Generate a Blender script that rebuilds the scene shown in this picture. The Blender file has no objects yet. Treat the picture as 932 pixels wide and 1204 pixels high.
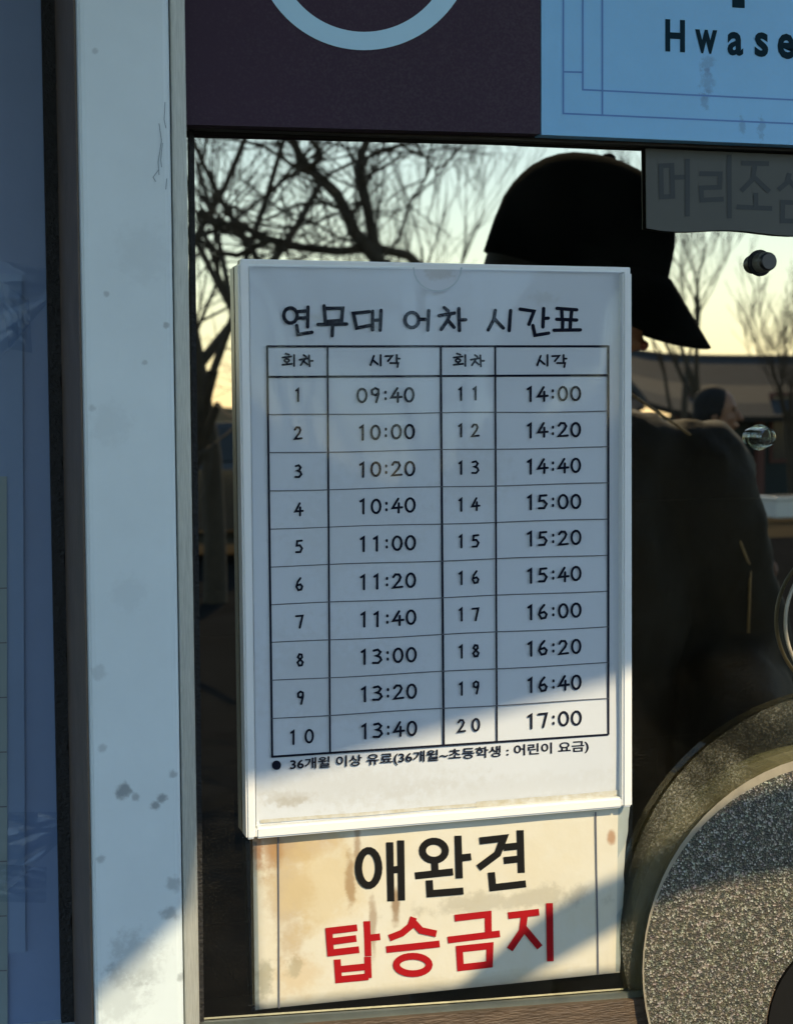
import bpy, bmesh, math, random
from mathutils import Vector, Matrix
C = bpy.context.scene.collection
SC = bpy.context.scene
random.seed(11)
# ---------------------------------------------------------------- camera, sky, sun, exposure
W, H, F = 932.0, 1204.0, 1918.0            # photograph size and focal length, in pixels of the photograph
CAM = Vector((0.0, -0.95, 1.5))
n_ = Vector((-551, -110, F)).normalized()  # camera-space direction of world +Y (into the wall)
h_ = Vector((6709, -162, F)); h_ = (h_ - n_*h_.dot(n_)).normalized()   # world +X
v_ = n_.cross(h_)                          # world down
def ray(u, v):
    c = Vector((u - W/2, v - H/2, F)); return Vector((h_.dot(c), n_.dot(c), -v_.dot(c)))
def P(u, v, y=0.0):                        # point of the plane y seen at pixel (u, v)
    r = ray(u, v); return CAM + r*((y - CAM.y)/r.y)
def M(u, v, d):                            # point d metres in front of the wall, seen mirrored in the window at (u, v)
    r = ray(u, v); q = CAM + r*((d - CAM.y)/r.y); return Vector((q.x, -d, q.z))
cd = bpy.data.cameras.new('camera'); cam = bpy.data.objects.new('camera', cd); C.objects.link(cam)
cam.location = CAM
xw = Vector((h_.x, n_.x, -v_.x)); yw = -Vector((h_.y, n_.y, -v_.y)); zw = -Vector((h_.z, n_.z, -v_.z))
R3 = Matrix((xw, yw, zw)).transposed()
cam.rotation_euler = R3.to_euler()
cd.sensor_fit = 'HORIZONTAL'; cd.sensor_width = 36; cd.lens = 36*F/W
cd.clip_start = .02; cd.clip_end = 3000
cd.dof.use_dof = True; cd.dof.focus_distance = .98; cd.dof.aperture_fstop = 24
SC.camera = cam
SUN_AZ, SUN_T = math.radians(20), .80      # azimuth from the wall's normal towards +X; drop per metre in front of the wall
SUN_EL = math.atan(SUN_T*math.cos(SUN_AZ))
SD = Vector((math.sin(SUN_AZ)*math.cos(SUN_EL), -math.cos(SUN_AZ)*math.cos(SUN_EL), math.sin(SUN_EL)))
wd = bpy.data.worlds.new('World'); SC.world = wd; wd.use_nodes = True
nt = wd.node_tree; nt.nodes.clear()
sky = nt.nodes.new('ShaderNodeTexSky'); sky.sky_type = 'NISHITA'; sky.sun_disc = False
sky.sun_elevation = SUN_EL; sky.sun_rotation = math.atan2(SD.x, SD.y)
sky.dust_density = .3; sky.air_density = 1.3; sky.ozone_density = 4.0
bg = nt.nodes.new('ShaderNodeBackground'); bg.inputs[1].default_value = .125
wo = nt.nodes.new('ShaderNodeOutputWorld'); nt.links.new(sky.outputs[0], bg.inputs[0]); nt.links.new(bg.outputs[0], wo.inputs[0])
sl = bpy.data.lights.new('sun', 'SUN'); sl.energy = 2.15; sl.angle = math.radians(.45); sl.color = (1, .80, .50)
so = bpy.data.objects.new('sun', sl); C.objects.link(so); so.rotation_euler = SD.to_track_quat('Z', 'Y').to_euler()
SC.view_settings.view_transform = 'Standard'; SC.view_settings.look = 'None'; SC.view_settings.exposure = 1.22; SC.view_settings.gamma = 1
# ---------------------------------------------------------------- helpers
def srgb(r, g, b): return tuple((c/255/12.92 if c <= 10 else ((c/255+.055)/1.055)**2.4) for c in (r, g, b)) + (1,)
def mat(name, col, rough=.6, metal=0, noise=0, nscale=20, bump=0, bscale=200, coat=0, spec=.5, aniso=None, col2=None, extra=None):
    m = bpy.data.materials.new(name); m.use_nodes = True; t = m.node_tree; b = t.nodes['Principled BSDF']
    b.inputs['Base Color'].default_value = col; b.inputs['Roughness'].default_value = rough; b.inputs['Metallic'].default_value = metal
    b.inputs['Coat Weight'].default_value = coat; b.inputs['Coat Roughness'].default_value = .06; b.inputs['Specular IOR Level'].default_value = spec
    tc = t.nodes.new('ShaderNodeTexCoord'); mp = t.nodes.new('ShaderNodeMapping'); t.links.new(tc.outputs['Object'], mp.inputs[0])
    if aniso: mp.inputs['Scale'].default_value = aniso
    if noise:
        nz = t.nodes.new('ShaderNodeTexNoise'); nz.inputs['Scale'].default_value = nscale; nz.inputs['Detail'].default_value = 8; nz.inputs['Roughness'].default_value = .65
        t.links.new(mp.outputs[0], nz.inputs[0])
        rp = t.nodes.new('ShaderNodeValToRGB'); rp.color_ramp.elements[0].position = .32; rp.color_ramp.elements[1].position = .68
        c2 = col2 or tuple(max(0, c*(1-noise)) for c in col[:3]) + (1,)
        rp.color_ramp.elements[0].color = c2; rp.color_ramp.elements[1].color = col
        t.links.new(nz.outputs[0], rp.inputs[0]); t.links.new(rp.outputs[0], b.inputs['Base Color'])
    if bump:
        n2 = t.nodes.new('ShaderNodeTexNoise'); n2.inputs['Scale'].default_value = bscale; n2.inputs['Detail'].default_value = 4
        t.links.new(mp.outputs[0], n2.inputs[0]); bp = t.nodes.new('ShaderNodeBump'); bp.inputs['Strength'].default_value = bump; bp.inputs['Distance'].default_value = .002
        t.links.new(n2.outputs[0], bp.inputs['Height']); t.links.new(bp.outputs[0], b.inputs['Normal'])
    m['nodes_mp'] = mp.name
    if extra: extra(m, t, b, tc)
    return m
def blot(t, b, tc, centre, radii, colr, strength=1.0, nscale=30, warp=.35, lo=.0, hi=1.0):
    """mix a stain of its own irregular shape into the base colour, around a place on the object (world metres)"""
    sub = t.nodes.new('ShaderNodeVectorMath'); sub.operation = 'SUBTRACT'; sub.inputs[1].default_value = centre
    t.links.new(tc.outputs['Object'], sub.inputs[0])
    dv = t.nodes.new('ShaderNodeVectorMath'); dv.operation = 'DIVIDE'; dv.inputs[1].default_value = radii; t.links.new(sub.outputs[0], dv.inputs[0])
    ln = t.nodes.new('ShaderNodeVectorMath'); ln.operation = 'LENGTH'; t.links.new(dv.outputs[0], ln.inputs[0])
    nz = t.nodes.new('ShaderNodeTexNoise'); nz.inputs['Scale'].default_value = nscale; nz.inputs['Detail'].default_value = 7; nz.inputs['Roughness'].default_value = .65
    t.links.new(tc.outputs['Object'], nz.inputs[0])
    ad = t.nodes.new('ShaderNodeMath'); ad.operation = 'MULTIPLY_ADD'; ad.inputs[1].default_value = warp*4; ad.inputs[2].default_value = -warp*2
    t.links.new(nz.outputs[0], ad.inputs[0])
    sm = t.nodes.new('ShaderNodeMath'); sm.operation = 'ADD'; t.links.new(ln.outputs['Value'], sm.inputs[0]); t.links.new(ad.outputs[0], sm.inputs[1])
    mr = t.nodes.new('ShaderNodeMapRange'); mr.interpolation_type = 'SMOOTHSTEP'; mr.inputs['From Min'].default_value = .35; mr.inputs['From Max'].default_value = 1.05
    mr.inputs['To Min'].default_value = strength; mr.inputs['To Max'].default_value = 0; t.links.new(sm.outputs[0], mr.inputs['Value'])
    mx = t.nodes.new('ShaderNodeMix'); mx.data_type = 'RGBA'; t.links.new(mr.outputs[0], mx.inputs[0])
    inp = b.inputs['Base Color']
    if inp.links: t.links.new(inp.links[0].from_socket, mx.inputs[6])
    else: mx.inputs[6].default_value = inp.default_value
    mx.inputs[7].default_value = colr; t.links.new(mx.outputs[2], inp)
def link(name, me, m, parent=None, smooth=False):
    me.materials.clear() if me.materials else None
    if m: me.materials.append(m)
    o = bpy.data.objects.new(name, me); C.objects.link(o)
    if parent: o.parent = parent; o.matrix_parent_inverse = Matrix.Translation(parent.location).inverted() if parent.type == 'EMPTY' else Matrix()
    if smooth:
        for p in me.polygons: p.use_smooth = True
    return o
def pyd(name, vs, fs, m, parent=None, smooth=False):
    me = bpy.data.meshes.new(name); me.from_pydata([tuple(v) for v in vs], [], fs); me.update(); return link(name, me, m, parent, smooth)
def fin(name, bm, m, parent=None, smooth=False):
    me = bpy.data.meshes.new(name); bm.to_mesh(me); bm.free(); return link(name, me, m, parent, smooth)
def tag(o, label, cat, group=None):
    o['label'] = label; o['category'] = cat
    if group: o['group'] = group
    return o
def thing(name, label, cat, loc=(0, 0, 0), group=None):
    o = bpy.data.objects.new(name, None); C.objects.link(o); o.location = loc; o.empty_display_size = .05
    return tag(o, label, cat, group)
def box(bm, x0, x1, y0, y1, z0, z1):
    vs = [bm.verts.new(p) for p in ((x0,y0,z0),(x1,y0,z0),(x1,y1,z0),(x0,y1,z0),(x0,y0,z1),(x1,y0,z1),(x1,y1,z1),(x0,y1,z1))]
    for f in ((0,3,2,1),(4,5,6,7),(0,1,5,4),(1,2,6,5),(2,3,7,6),(3,0,4,7)): bm.faces.new([vs[i] for i in f])
def boxo(name, dims, m, parent=None, bev=0, seg=2):
    bm = bmesh.new(); box(bm, *dims)
    if bev: bmesh.ops.bevel(bm, geom=bm.edges[:], offset=bev, segments=seg, affect='EDGES', profile=.6)
    return fin(name, bm, m, parent)
def slab(name, pts, th, m, parent=None, bev=0):
    """solid plate: outline pts (world, all on one y), thickness th towards the inside"""
    bm = bmesh.new(); f = bm.faces.new([bm.verts.new(p) for p in pts]); bm.normal_update()
    if f.normal.y > 0: f.normal_flip()
    r = bmesh.ops.extrude_face_region(bm, geom=[f])
    for e in r['geom']:
        if isinstance(e, bmesh.types.BMVert): e.co.y += th
    bmesh.ops.recalc_face_normals(bm, faces=bm.faces[:])
    if bev: bmesh.ops.bevel(bm, geom=[e for e in bm.edges], offset=bev, segments=2, affect='EDGES')
    return fin(name, bm, m, parent)
def tube(bm, pts, rads, n=6, cap=True):
    rings = []; pts = [Vector(p) for p in pts]; a = None
    for i, p in enumerate(pts):
        d = (pts[min(i+1, len(pts)-1)] - pts[max(i-1, 0)]).normalized()
        if a is None: a = d.orthogonal().normalized()
        a = (a - d*a.dot(d))
        a = a.normalized() if a.length > 1e-6 else d.orthogonal().normalized()
        b2 = d.cross(a)
        rings.append([bm.verts.new(p + (a*math.cos(k*2*math.pi/n) + b2*math.sin(k*2*math.pi/n))*rads[i]) for k in range(n)])
    for r0, r1 in zip(rings, rings[1:]):
        for k in range(n): bm.faces.new((r0[k], r0[(k+1) % n], r1[(k+1) % n], r1[k]))
    if cap:
        bm.faces.new(rings[0][::-1]); bm.faces.new(rings[-1])
# --- print: flat ink ribbons, drawn in photograph pixels on the plane y (ink is 0.1 mm proud of its sheet)
LAY = [0]
def ribbon(vs, fs, pts, w, y, round_=True):
    pts = [Vector(p) for p in pts]; LAY[0] = (LAY[0]+1) % 6; yy = y - LAY[0]*.00002
    if (pts[0]-pts[-1]).length < 1e-6: closed = True; pts = pts[:-1]
    else: closed = False
    n = len(pts); L = []; Rr = []
    for i in range(n):
        a = pts[i-1] if (i or closed) else None; b = pts[(i+1) % n] if (i < n-1 or closed) else None
        d1 = (pts[i]-a).normalized() if a is not None else None; d2 = (b-pts[i]).normalized() if b is not None else None
        d1 = d1 or d2; d2 = d2 or d1
        nn = Vector((-(d1.y+d2.y), d1.x+d2.x))
        nn = nn.normalized() if nn.length > 1e-6 else Vector((-d1.y, d1.x))
        k = 1/max(.45, nn.dot(Vector((-d1.y, d1.x))))
        L.append(pts[i]+nn*w/2*k); Rr.append(pts[i]-nn*w/2*k)
    out = []
    b0 = len(vs)
    for l, r in zip(L, Rr): vs.append(P(l.x, l.y, yy)); vs.append(P(r.x, r.y, yy))
    for i in range(n if closed else n-1):
        j = (i+1) % n; fs.append((b0+2*i, b0+2*i+1, b0+2*j+1, b0+2*j))
    if round_ and not closed:
        for c, d in ((pts[0], pts[0]-pts[1]), (pts[-1], pts[-1]-pts[-2])):
            a0 = math.atan2(d.y, d.x); b1 = len(vs)
            for k in range(7):
                a = a0-math.pi/2+math.pi*k/6; vs.append(P(c.x+math.cos(a)*w/2, c.y+math.sin(a)*w/2, yy))
            fs.append(tuple(range(b1, b1+7)))
def ink(name, strokes, w, y, m, parent, round_=True):
    vs, fs = [], []
    for s in strokes: ribbon(vs, fs, s, w, y, round_)
    return pyd(name, vs, fs, m, parent)
def ell(cx, cy, rx, ry, n=14, a0=0):
    return [(cx+rx*math.cos(a0+2*math.pi*k/n), cy+ry*math.sin(a0+2*math.pi*k/n)) for k in range(n)] + [(cx+rx*math.cos(a0), cy+ry*math.sin(a0))]
def text_geo(s, off=.0):
    cu = bpy.data.curves.new('t', 'FONT'); cu.body = s; cu.size = 1; cu.offset = off; cu.resolution_u = 3
    o = bpy.data.objects.new('t', cu); C.objects.link(o); dg = bpy.context.evaluated_depsgraph_get()
    me = bpy.data.meshes.new_from_object(o.evaluated_get(dg)); vs = [v.co.copy() for v in me.vertices]; fs = [tuple(p.vertices) for p in me.polygons]
    bpy.data.objects.remove(o); bpy.data.curves.remove(cu); bpy.data.meshes.remove(me); return vs, fs
def glyphs(name, items, y, m, parent, off=.02):
    """items: (text, x0, x1, y_centre, height, slope) in photograph pixels, fitted to the glyph's own bounds"""
    V, Fc = [], []
    for s, x0, x1, yc, hh, slope in items:
        vs, fs = text_geo(s, off)
        ax, bx = min(v.x for v in vs), max(v.x for v in vs); ay, by = min(v.y for v in vs), max(v.y for v in vs); b0 = len(V)
        for v in vs:
            x = x0+(v.x-ax)/(bx-ax)*(x1-x0); yy = yc-((v.y-ay)/(by-ay)-.5)*hh+slope*(x-(x0+x1)/2); V.append(P(x, yy, y))
        Fc += [tuple(i+b0 for i in f) for f in fs]
    return pyd(name, V, Fc, m, parent)
# ---------------------------------------------------------------- materials
def film(name, refl_col, trans_col, fac, rough=.0, bump=0, bscale=8, facing=1.6, aniso=None, dust=0):
    m = bpy.data.materials.new(name); m.use_nodes = True; t = m.node_tree; t.nodes.clear()
    out = t.nodes.new('ShaderNodeOutputMaterial'); mx = t.nodes.new('ShaderNodeMixShader'); tr = t.nodes.new('ShaderNodeBsdfTransparent'); gl = t.nodes.new('ShaderNodeBsdfGlossy')
    tr.inputs[0].default_value = trans_col; gl.inputs[0].default_value = refl_col; gl.inputs['Roughness'].default_value = rough
    lw = t.nodes.new('ShaderNodeFresnel'); lw.inputs[0].default_value = 1.5
    ge = t.nodes.new('ShaderNodeNewGeometry'); io = t.nodes.new('ShaderNodeMapRange'); io.inputs['To Min'].default_value = 1.5; io.inputs['To Max'].default_value = 1/1.5   # a thin film reflects alike from both sides
    t.links.new(ge.outputs['Backfacing'], io.inputs[0]); t.links.new(io.outputs[0], lw.inputs[0])
    ma = t.nodes.new('ShaderNodeMath'); ma.operation = 'MULTIPLY_ADD'; ma.inputs[1].default_value = facing; ma.inputs[2].default_value = fac; ma.use_clamp = True
    t.links.new(lw.outputs[0], ma.inputs[0]); t.links.new(ma.outputs[0], mx.inputs[0]); t.links.new(tr.outputs[0], mx.inputs[1]); t.links.new(gl.outputs[0], mx.inputs[2]); t.links.new(mx.outputs[0], out.inputs[0])
    if dust:
        tc = t.nodes.new('ShaderNodeTexCoord'); df = t.nodes.new('ShaderNodeBsdfDiffuse'); df.inputs[0].default_value = (.55, .52, .42, 1); m3 = t.nodes.new('ShaderNodeMixShader')
        za = t.nodes.new('ShaderNodeTexNoise'); za.inputs['Scale'].default_value = 9; za.inputs['Detail'].default_value = 6; za.inputs['Distortion'].default_value = 1.2
        zb = t.nodes.new('ShaderNodeTexNoise'); zb.inputs['Scale'].default_value = 900; zb.inputs['Detail'].default_value = 2
        for q in (za, zb): t.links.new(tc.outputs['Object'], q.inputs[0])
        r1 = t.nodes.new('ShaderNodeMapRange'); r1.inputs['From Min'].default_value = .42; r1.inputs['From Max'].default_value = .7; r1.inputs['To Min'].default_value = .12; r1.inputs['To Max'].default_value = 1; t.links.new(za.outputs[0], r1.inputs[0])
        r2 = t.nodes.new('ShaderNodeMapRange'); r2.inputs['From Min'].default_value = .5; r2.inputs['From Max'].default_value = .72; r2.inputs['To Min'].default_value = .3; r2.inputs['To Max'].default_value = 2.2; t.links.new(zb.outputs[0], r2.inputs[0])
        mm = t.nodes.new('ShaderNodeMath'); mm.operation = 'MULTIPLY'; t.links.new(r1.outputs[0], mm.inputs[0]); t.links.new(r2.outputs[0], mm.inputs[1])
        m4 = t.nodes.new('ShaderNodeMath'); m4.operation = 'MULTIPLY'; m4.inputs[1].default_value = dust; m4.use_clamp = True; t.links.new(mm.outputs[0], m4.inputs[0])
        t.links.new(m4.outputs[0], m3.inputs[0]); t.links.new(mx.outputs[0], m3.inputs[1]); t.links.new(df.outputs[0], m3.inputs[2]); t.links.new(m3.outputs[0], out.inputs[0])
    if bump:
        tc = t.nodes.new('ShaderNodeTexCoord'); mp = t.nodes.new('ShaderNodeMapping'); t.links.new(tc.outputs['Object'], mp.inputs[0])
        if aniso: mp.inputs['Scale'].default_value = aniso
        nz = t.nodes.new('ShaderNodeTexNoise'); nz.inputs['Scale'].default_value = bscale; nz.inputs['Detail'].default_value = 2; t.links.new(mp.outputs[0], nz.inputs[0])
        bp = t.nodes.new('ShaderNodeBump'); bp.inputs['Strength'].default_value = bump; bp.inputs['Distance'].default_value = .002
        t.links.new(nz.outputs[0], bp.inputs['Height']); t.links.new(bp.outputs[0], gl.inputs['Normal'])
    return m
MG = {}
MG['glass'] = film('reflective_bronze_glass', (1, .93, .75, 1), (.15, .16, .12, 1), .33, 0, .012, 5, dust=.02)
MG['sleeve'] = film('clear_plastic_sleeve', (.82, .93, 1, 1), (.97, .98, .98, 1), .0, .05, .2, 7, .5, dust=.012)
MG['clear'] = film('clear_acrylic', (1, 1, .95, 1), (.9, .93, .9, 1), .04, .06, .1, 30)
MG['dirty'] = film('dirty_clear_acrylic', (1, 1, .9, 1), (.85, .88, .82, 1), .03, .08, .15, 25, dust=.22)
MG['tape'] = film('clear_sticky_tape', (.8, .9, 1, 1), (.86, .9, .94, 1), .0, .3, .5, 40, .8)
zone = lambda u, v, y=0: tuple(P(u, v, y))
def post_extra(m, t, b, tc):
    g = srgb(70, 74, 78)
    for u, v, r, s in ((112,60,.002,.3),(120,880,.003,.3),(108,480,.003,.25),(150,700,.012,.08),(130,500,.015,.08),(170,300,.02,.07),(214,1150,.004,.4),(118,1010,.003,.35),(145,930,.0055,.6),(160,938,.003,.4),(182,948,.0035,.55),(190,938,.0035,.55),(203,1040,.006,.35),(200,1075,.006,.4),(160,1130,.02,.25),(138,1170,.02,.22),(116,790,.005,.2),(203,910,.003,.4),(125,345,.002,.35),(195,382,.002,.4),(170,426,.002,.3)):
        blot(t, b, tc, zone(u, v, -.04), (r, .05, r), g, s, 160, .5)
MG['post'] = mat('white_enamel', (.66, .75, .78, 1), .32, 0, .08, 14, .05, 60, 0, .5, extra=post_extra)
MG['alu'] = mat('brushed_aluminium', (.52, .53, .48, 1), .45, .3, .35, 60, .15, 300, aniso=(40, 40, 1.2))
MG['brown'] = mat('brown_side_paint', (.16, .115, .085, 1), .5, 0, .35, 40, .2, 200)
MG['rubber'] = mat('black_rubber', (.012, .012, .013, 1), .7, 0, .5, 90, .8, 400)
MG['head'] = mat('dark_frame', (.05, .048, .045, 1), .5, .2, .3, 40)
def dusty(m, t, b, tc):
    nz = t.nodes.new('ShaderNodeTexNoise'); nz.inputs['Scale'].default_value = 3; nz.inputs['Detail'].default_value = 10; nz.inputs['Roughness'].default_value = .75; t.links.new(tc.outputs['Object'], nz.inputs[0])
    n2 = t.nodes.new('ShaderNodeTexNoise'); n2.inputs['Scale'].default_value = 700; t.links.new(tc.outputs['Object'], n2.inputs[0])
    mu = t.nodes.new('ShaderNodeMath'); mu.operation = 'MULTIPLY'; t.links.new(nz.outputs[0], mu.inputs[0]); t.links.new(n2.outputs[0], mu.inputs[1])
    mr = t.nodes.new('ShaderNodeMapRange'); mr.inputs['From Min'].default_value = .22; mr.inputs['From Max'].default_value = .42; mr.inputs['To Max'].default_value = .05; t.links.new(mu.outputs[0], mr.inputs[0])
    mx = t.nodes.new('ShaderNodeMix'); mx.data_type = 'RGBA'; mx.inputs[7].default_value = (.4, .38, .34, 1); t.links.new(mr.outputs[0], mx.inputs[0])
    i = b.inputs['Base Color']; t.links.new(i.links[0].from_socket, mx.inputs[6]); t.links.new(mx.outputs[2], i)
MG['purple'] = mat('dark_purple_vinyl', (.034, .013, .032, 1), .55, 0, .12, 8, .04, 500, 0, .25, extra=dusty)
MG['ring'] = mat('pale_blue_vinyl', (.46, .72, .88, 1), .5, 0, .05, 30)
def blue_extra(m, t, b, tc):
    dusty(m, t, b, tc)
    g = srgb(100, 140, 180)
    for u, v, rx, rz in ((829,75,.006,.006),(829,98,.006,.010),(827,118,.004,.008),(870,148,.003,.008),(893,150,.003,.009),(829,86,.004,.003)):
        blot(t, b, tc, zone(u, v, -.02), (rx, .05, rz), g, .55, 260, .75)
MG['blue'] = mat('sky_blue_vinyl', (.21, .52, .84, 1), .42, 0, .06, 25, .03, 400, extra=blue_extra)
MG['bline'] = mat('mid_blue_ink', (.08, .22, .55, 1), .5)
MG['navy'] = mat('dark_teal_ink', (.005, .024, .038, 1), .8, spec=.15)
MG['ink'] = mat('black_ink', (.008, .010, .022, 1), .9, spec=.1)
MG['ink_soft'] = mat('thin_grey_ink', (.09, .095, .12, 1), .6)
MG['black'] = mat('black_print', (.008, .008, .008, 1), .8, spec=.15)
MG['red'] = mat('red_print', (.34, .006, .010, 1), .8, spec=.15)
def paper_extra(m, t, b, tc):
    g = srgb(150, 138, 112)
    for u, v, rx, rz, s in ((345,945,.012,.004,.3),(520,960,.11,.0024,.6),(700,944,.03,.0028,.95),(600,952,.06,.0024,.8),(420,967,.06,.0022,.6),(310,975,.02,.003,.5),(560,560,.03,.03,.10),(650,690,.022,.016,-.12),(630,600,.028,.026,-.10),(420,620,.05,.05,.08),(380,800,.06,.04,.10),(600,930,.12,.012,.10),(400,930,.1,.014,.12),(440,385,.003,.003,.25),(520,318,.012,.006,.3),(375,372,.006,.003,.22),(640,350,.012,.005,.15),(340,940,.02,.006,.22)):
        blot(t, b, tc, zone(u, v, -.012), (rx, .05, rz), g, s, 220, .6)
MG['paper'] = mat('white_printed_paper', (.61, .645, .70, 1), .7, 0, .06, 9, .25, 14, extra=paper_extra)
MG['holder'] = mat('white_plastic', (.80, .82, .82, 1), .3, 0, .06, 12, .05, 60)
def old_extra(m, t, b, tc):
    for u, v, rx, rz, c, s, w in ((350,992,.034,.014,(150,105,48),.5,.35),(338,1050,.020,.050,(160,128,80),.5,.45),(375,1040,.035,.040,(200,182,140),.6,.4),(420,1000,.003,.026,(128,92,48),.6,.45),(438,1088,.003,.024,(125,88,45),.55,.5),(465,1066,.004,.014,(124,88,42),.75,.4),(316,1000,.010,.02,(150,100,45),.5,.5),(412,1035,.004,.02,(130,90,40),.6,.5),(350,1150,.02,.015,(190,160,110),.4,.5),(312,1150,.006,.016,(120,120,100),.5,.8),(345,1140,.006,.008,(130,130,110),.4,.8),(718,985,.004,.006,(150,95,40),.7,.4),(600,1060,.07,.008,(130,126,110),.35,.8),(302,1000,.006,.016,(150,90,30),.7,.4),(560,1150,.12,.004,(190,180,150),.3,.7)):
        blot(t, b, tc, zone(u, v, -.004), (rx, .05, rz), srgb(*c), s, 70, w)
MG['old'] = mat('aged_laminated_paper', (.64, .63, .55, 1), .42, 0, .12, 20, .5, 30, col2=(.62, .575, .44, 1), extra=old_extra)
MG['greypaper'] = mat('grey_film', (.075, .078, .068, 1), .6, 0, .12, 20)
MG['greyink'] = mat('charcoal_film', (.024, .031, .033, 1), .6)
MG['left_sheet'] = mat('blue_grey_sheet', (.16, .24, .41, 1), .45, 0, .18, 5, .2, 20)
MG['left_table'] = mat('grey_green_sheet', (.20, .265, .28, 1), .5, 0, .12, 9)
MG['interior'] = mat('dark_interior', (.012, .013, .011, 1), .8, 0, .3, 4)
MG['wood'] = mat('worn_brown_sill', (.12, .08, .05, 1), .55, 0, .55, 40, .6, 180, aniso=(1, 3, 6))
MG['sill2'] = mat('dull_aluminium_sill', (.20, .23, .21, 1), .4, .6, .3, 30, .1, 200)
MG['bolt_black'] = mat('black_plastic', (.012, .012, .012, 1), .35)
MG['bolt_grey'] = mat('grey_nylon', (.12, .12, .10, 1), .4)
MG['canvas'] = mat('grey_green_canvas', (.12, .14, .12, 1), .85, 0, .2, 6, .3, 300)
MG['steel'] = mat('galvanised_steel', (.35, .36, .36, 1), .4, .9, .2, 20)
def sparkle(m, t, b, tc):
    vo = t.nodes.new('ShaderNodeTexVoronoi'); vo.inputs['Scale'].default_value = 900; t.links.new(tc.outputs['Object'], vo.inputs[0])
    nz = t.nodes.new('ShaderNodeTexNoise'); nz.inputs['Scale'].default_value = 340; nz.inputs['Detail'].default_value = 6; nz.inputs['Roughness'].default_value = .8; t.links.new(tc.outputs['Object'], nz.inputs[0])
    sx = t.nodes.new('ShaderNodeSeparateColor'); t.links.new(vo.outputs['Color'], sx.inputs[0])
    rp = t.nodes.new('ShaderNodeValToRGB'); e = rp.color_ramp.elements; e[0].position = .25; e[0].color = (.05, .05, .04, 1); e[1].position = 1; e[1].color = (.40, .38, .32, 1)
    x = e.new(.7); x.color = (.12, .105, .07, 1)
    t.links.new(sx.outputs[0], rp.inputs[0])
    mx = t.nodes.new('ShaderNodeMix'); mx.data_type = 'RGBA'; mx.blend_type = 'OVERLAY'; mx.inputs[0].default_value = .5
    t.links.new(rp.outputs[0], mx.inputs[6]); t.links.new(nz.outputs['Color'], mx.inputs[7]); t.links.new(mx.outputs[2], b.inputs['Base Color'])
    bp = t.nodes.new('ShaderNodeBump'); bp.inputs['Strength'].default_value = .45; bp.inputs['Distance'].default_value = .0012
    t.links.new(vo.outputs['Distance'], bp.inputs['Height']); t.links.new(bp.outputs[0], b.inputs['Normal'])
MG['sparkle'] = mat('speckled_frosted_plate', (.3, .3, .27, 1), .45, .35, extra=sparkle)
MG['rim'] = mat('bright_acrylic_edge', (.36, .32, .24, 1), .3, 0, .3, 60)
# ---------------------------------------------------------------- ground, hills
def gz(d):                                   # terrain height d metres in front of the wall
    return 0 if d < 17 else -1.3*min(1, (d-17)/26)**1.3 if d < 43 else -1.3
MG['dirt'] = mat('trodden_sand', (.10, .078, .048, 1), .95, 0, .5, .35, .6, 8, spec=0)
MG['asphalt'] = mat('dark_asphalt', (.022, .022, .022, 1), .95, 0, .4, 3, .6, 80, spec=0)
ys = [10, 2, 0, -3, -6, -9, -12, -15, -17, -19, -22, -25, -29, -34, -39, -43, -60, -100, -200, -500, -1500]
xs = [-1500, -300, -100, -50, -20, -8, 0, 8, 20, 50, 100, 300, 1500]
gv = [(x, y, gz(-y)) for y in ys for x in xs]; nx = len(xs)
g = pyd('ground', gv, [(j*nx+i, (j+1)*nx+i, (j+1)*nx+i+1, j*nx+i+1) for j in range(len(ys)-1) for i in range(nx-1)], MG['dirt']); g['kind'] = 'structure'
pv = pyd('pavement', [(-8, -16.5, .006), (12, -16.5, .006), (12, 2.5, .006), (-8, 2.5, .006)], [(0, 1, 2, 3)], MG['asphalt']); pv['kind'] = 'structure'
MG['hill'] = mat('wooded_hill', (.05, .055, .035, 1), 1, 0, .5, .05)
hv = []; nh = 60
for i in range(nh+1):
    a = i/nh; x = -300+900*a; hgt = 3.5+3*math.sin(a*9)+2.2*math.sin(a*23+1)+.8*math.sin(a*71)
    hv += [(x, -210, -6), (x, -230, hgt), (x, -300, hgt*.8), (x, -330, -6)]
hl = pyd('hills', hv, [(4*i+j, 4*i+4+j, 4*i+5+j, 4*i+1+j) for i in range(nh) for j in range(3)], MG['hill']); hl['kind'] = 'structure'
# ---------------------------------------------------------------- ticket booth
booth = thing('ticket_booth', 'ticket booth front with white enamelled post, brown side and bronze reflective window', 'booth')
def px(u, y=0, v=600): return P(u, v, y).x
def pz(v, y=0, u=500): return P(u, v, y).z
XL, XR, YF = P(101, 600, -.04).x, P(208, 600, -.04).x, -.04
boxo('post', (XL, XR, YF, .10, -.02, 2.6), MG['post'], booth, .004, 3)
for q in ([(194,120),(193,140),(195,150)],[(187,145),(190,165),(186,190),(187,205)],[(191,168),(189,188),(190,196)],[(186,200),(180,208),(183,213)],[(196,210),(195,222)]):
    ink('scratch', [q], .9, YF-.0002, mat('grey_scratch', (.22, .28, .32, 1), .8), booth)
boxo('corner_strip', (XR+.0006, XR+.0092, YF+.003, .012, .0, 2.6), MG['alu'], booth, .0015)
boxo('post_side', (XL-.0012, XL-.0002, YF+.006, .10, .0, 2.6), MG['brown'], booth)
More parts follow.
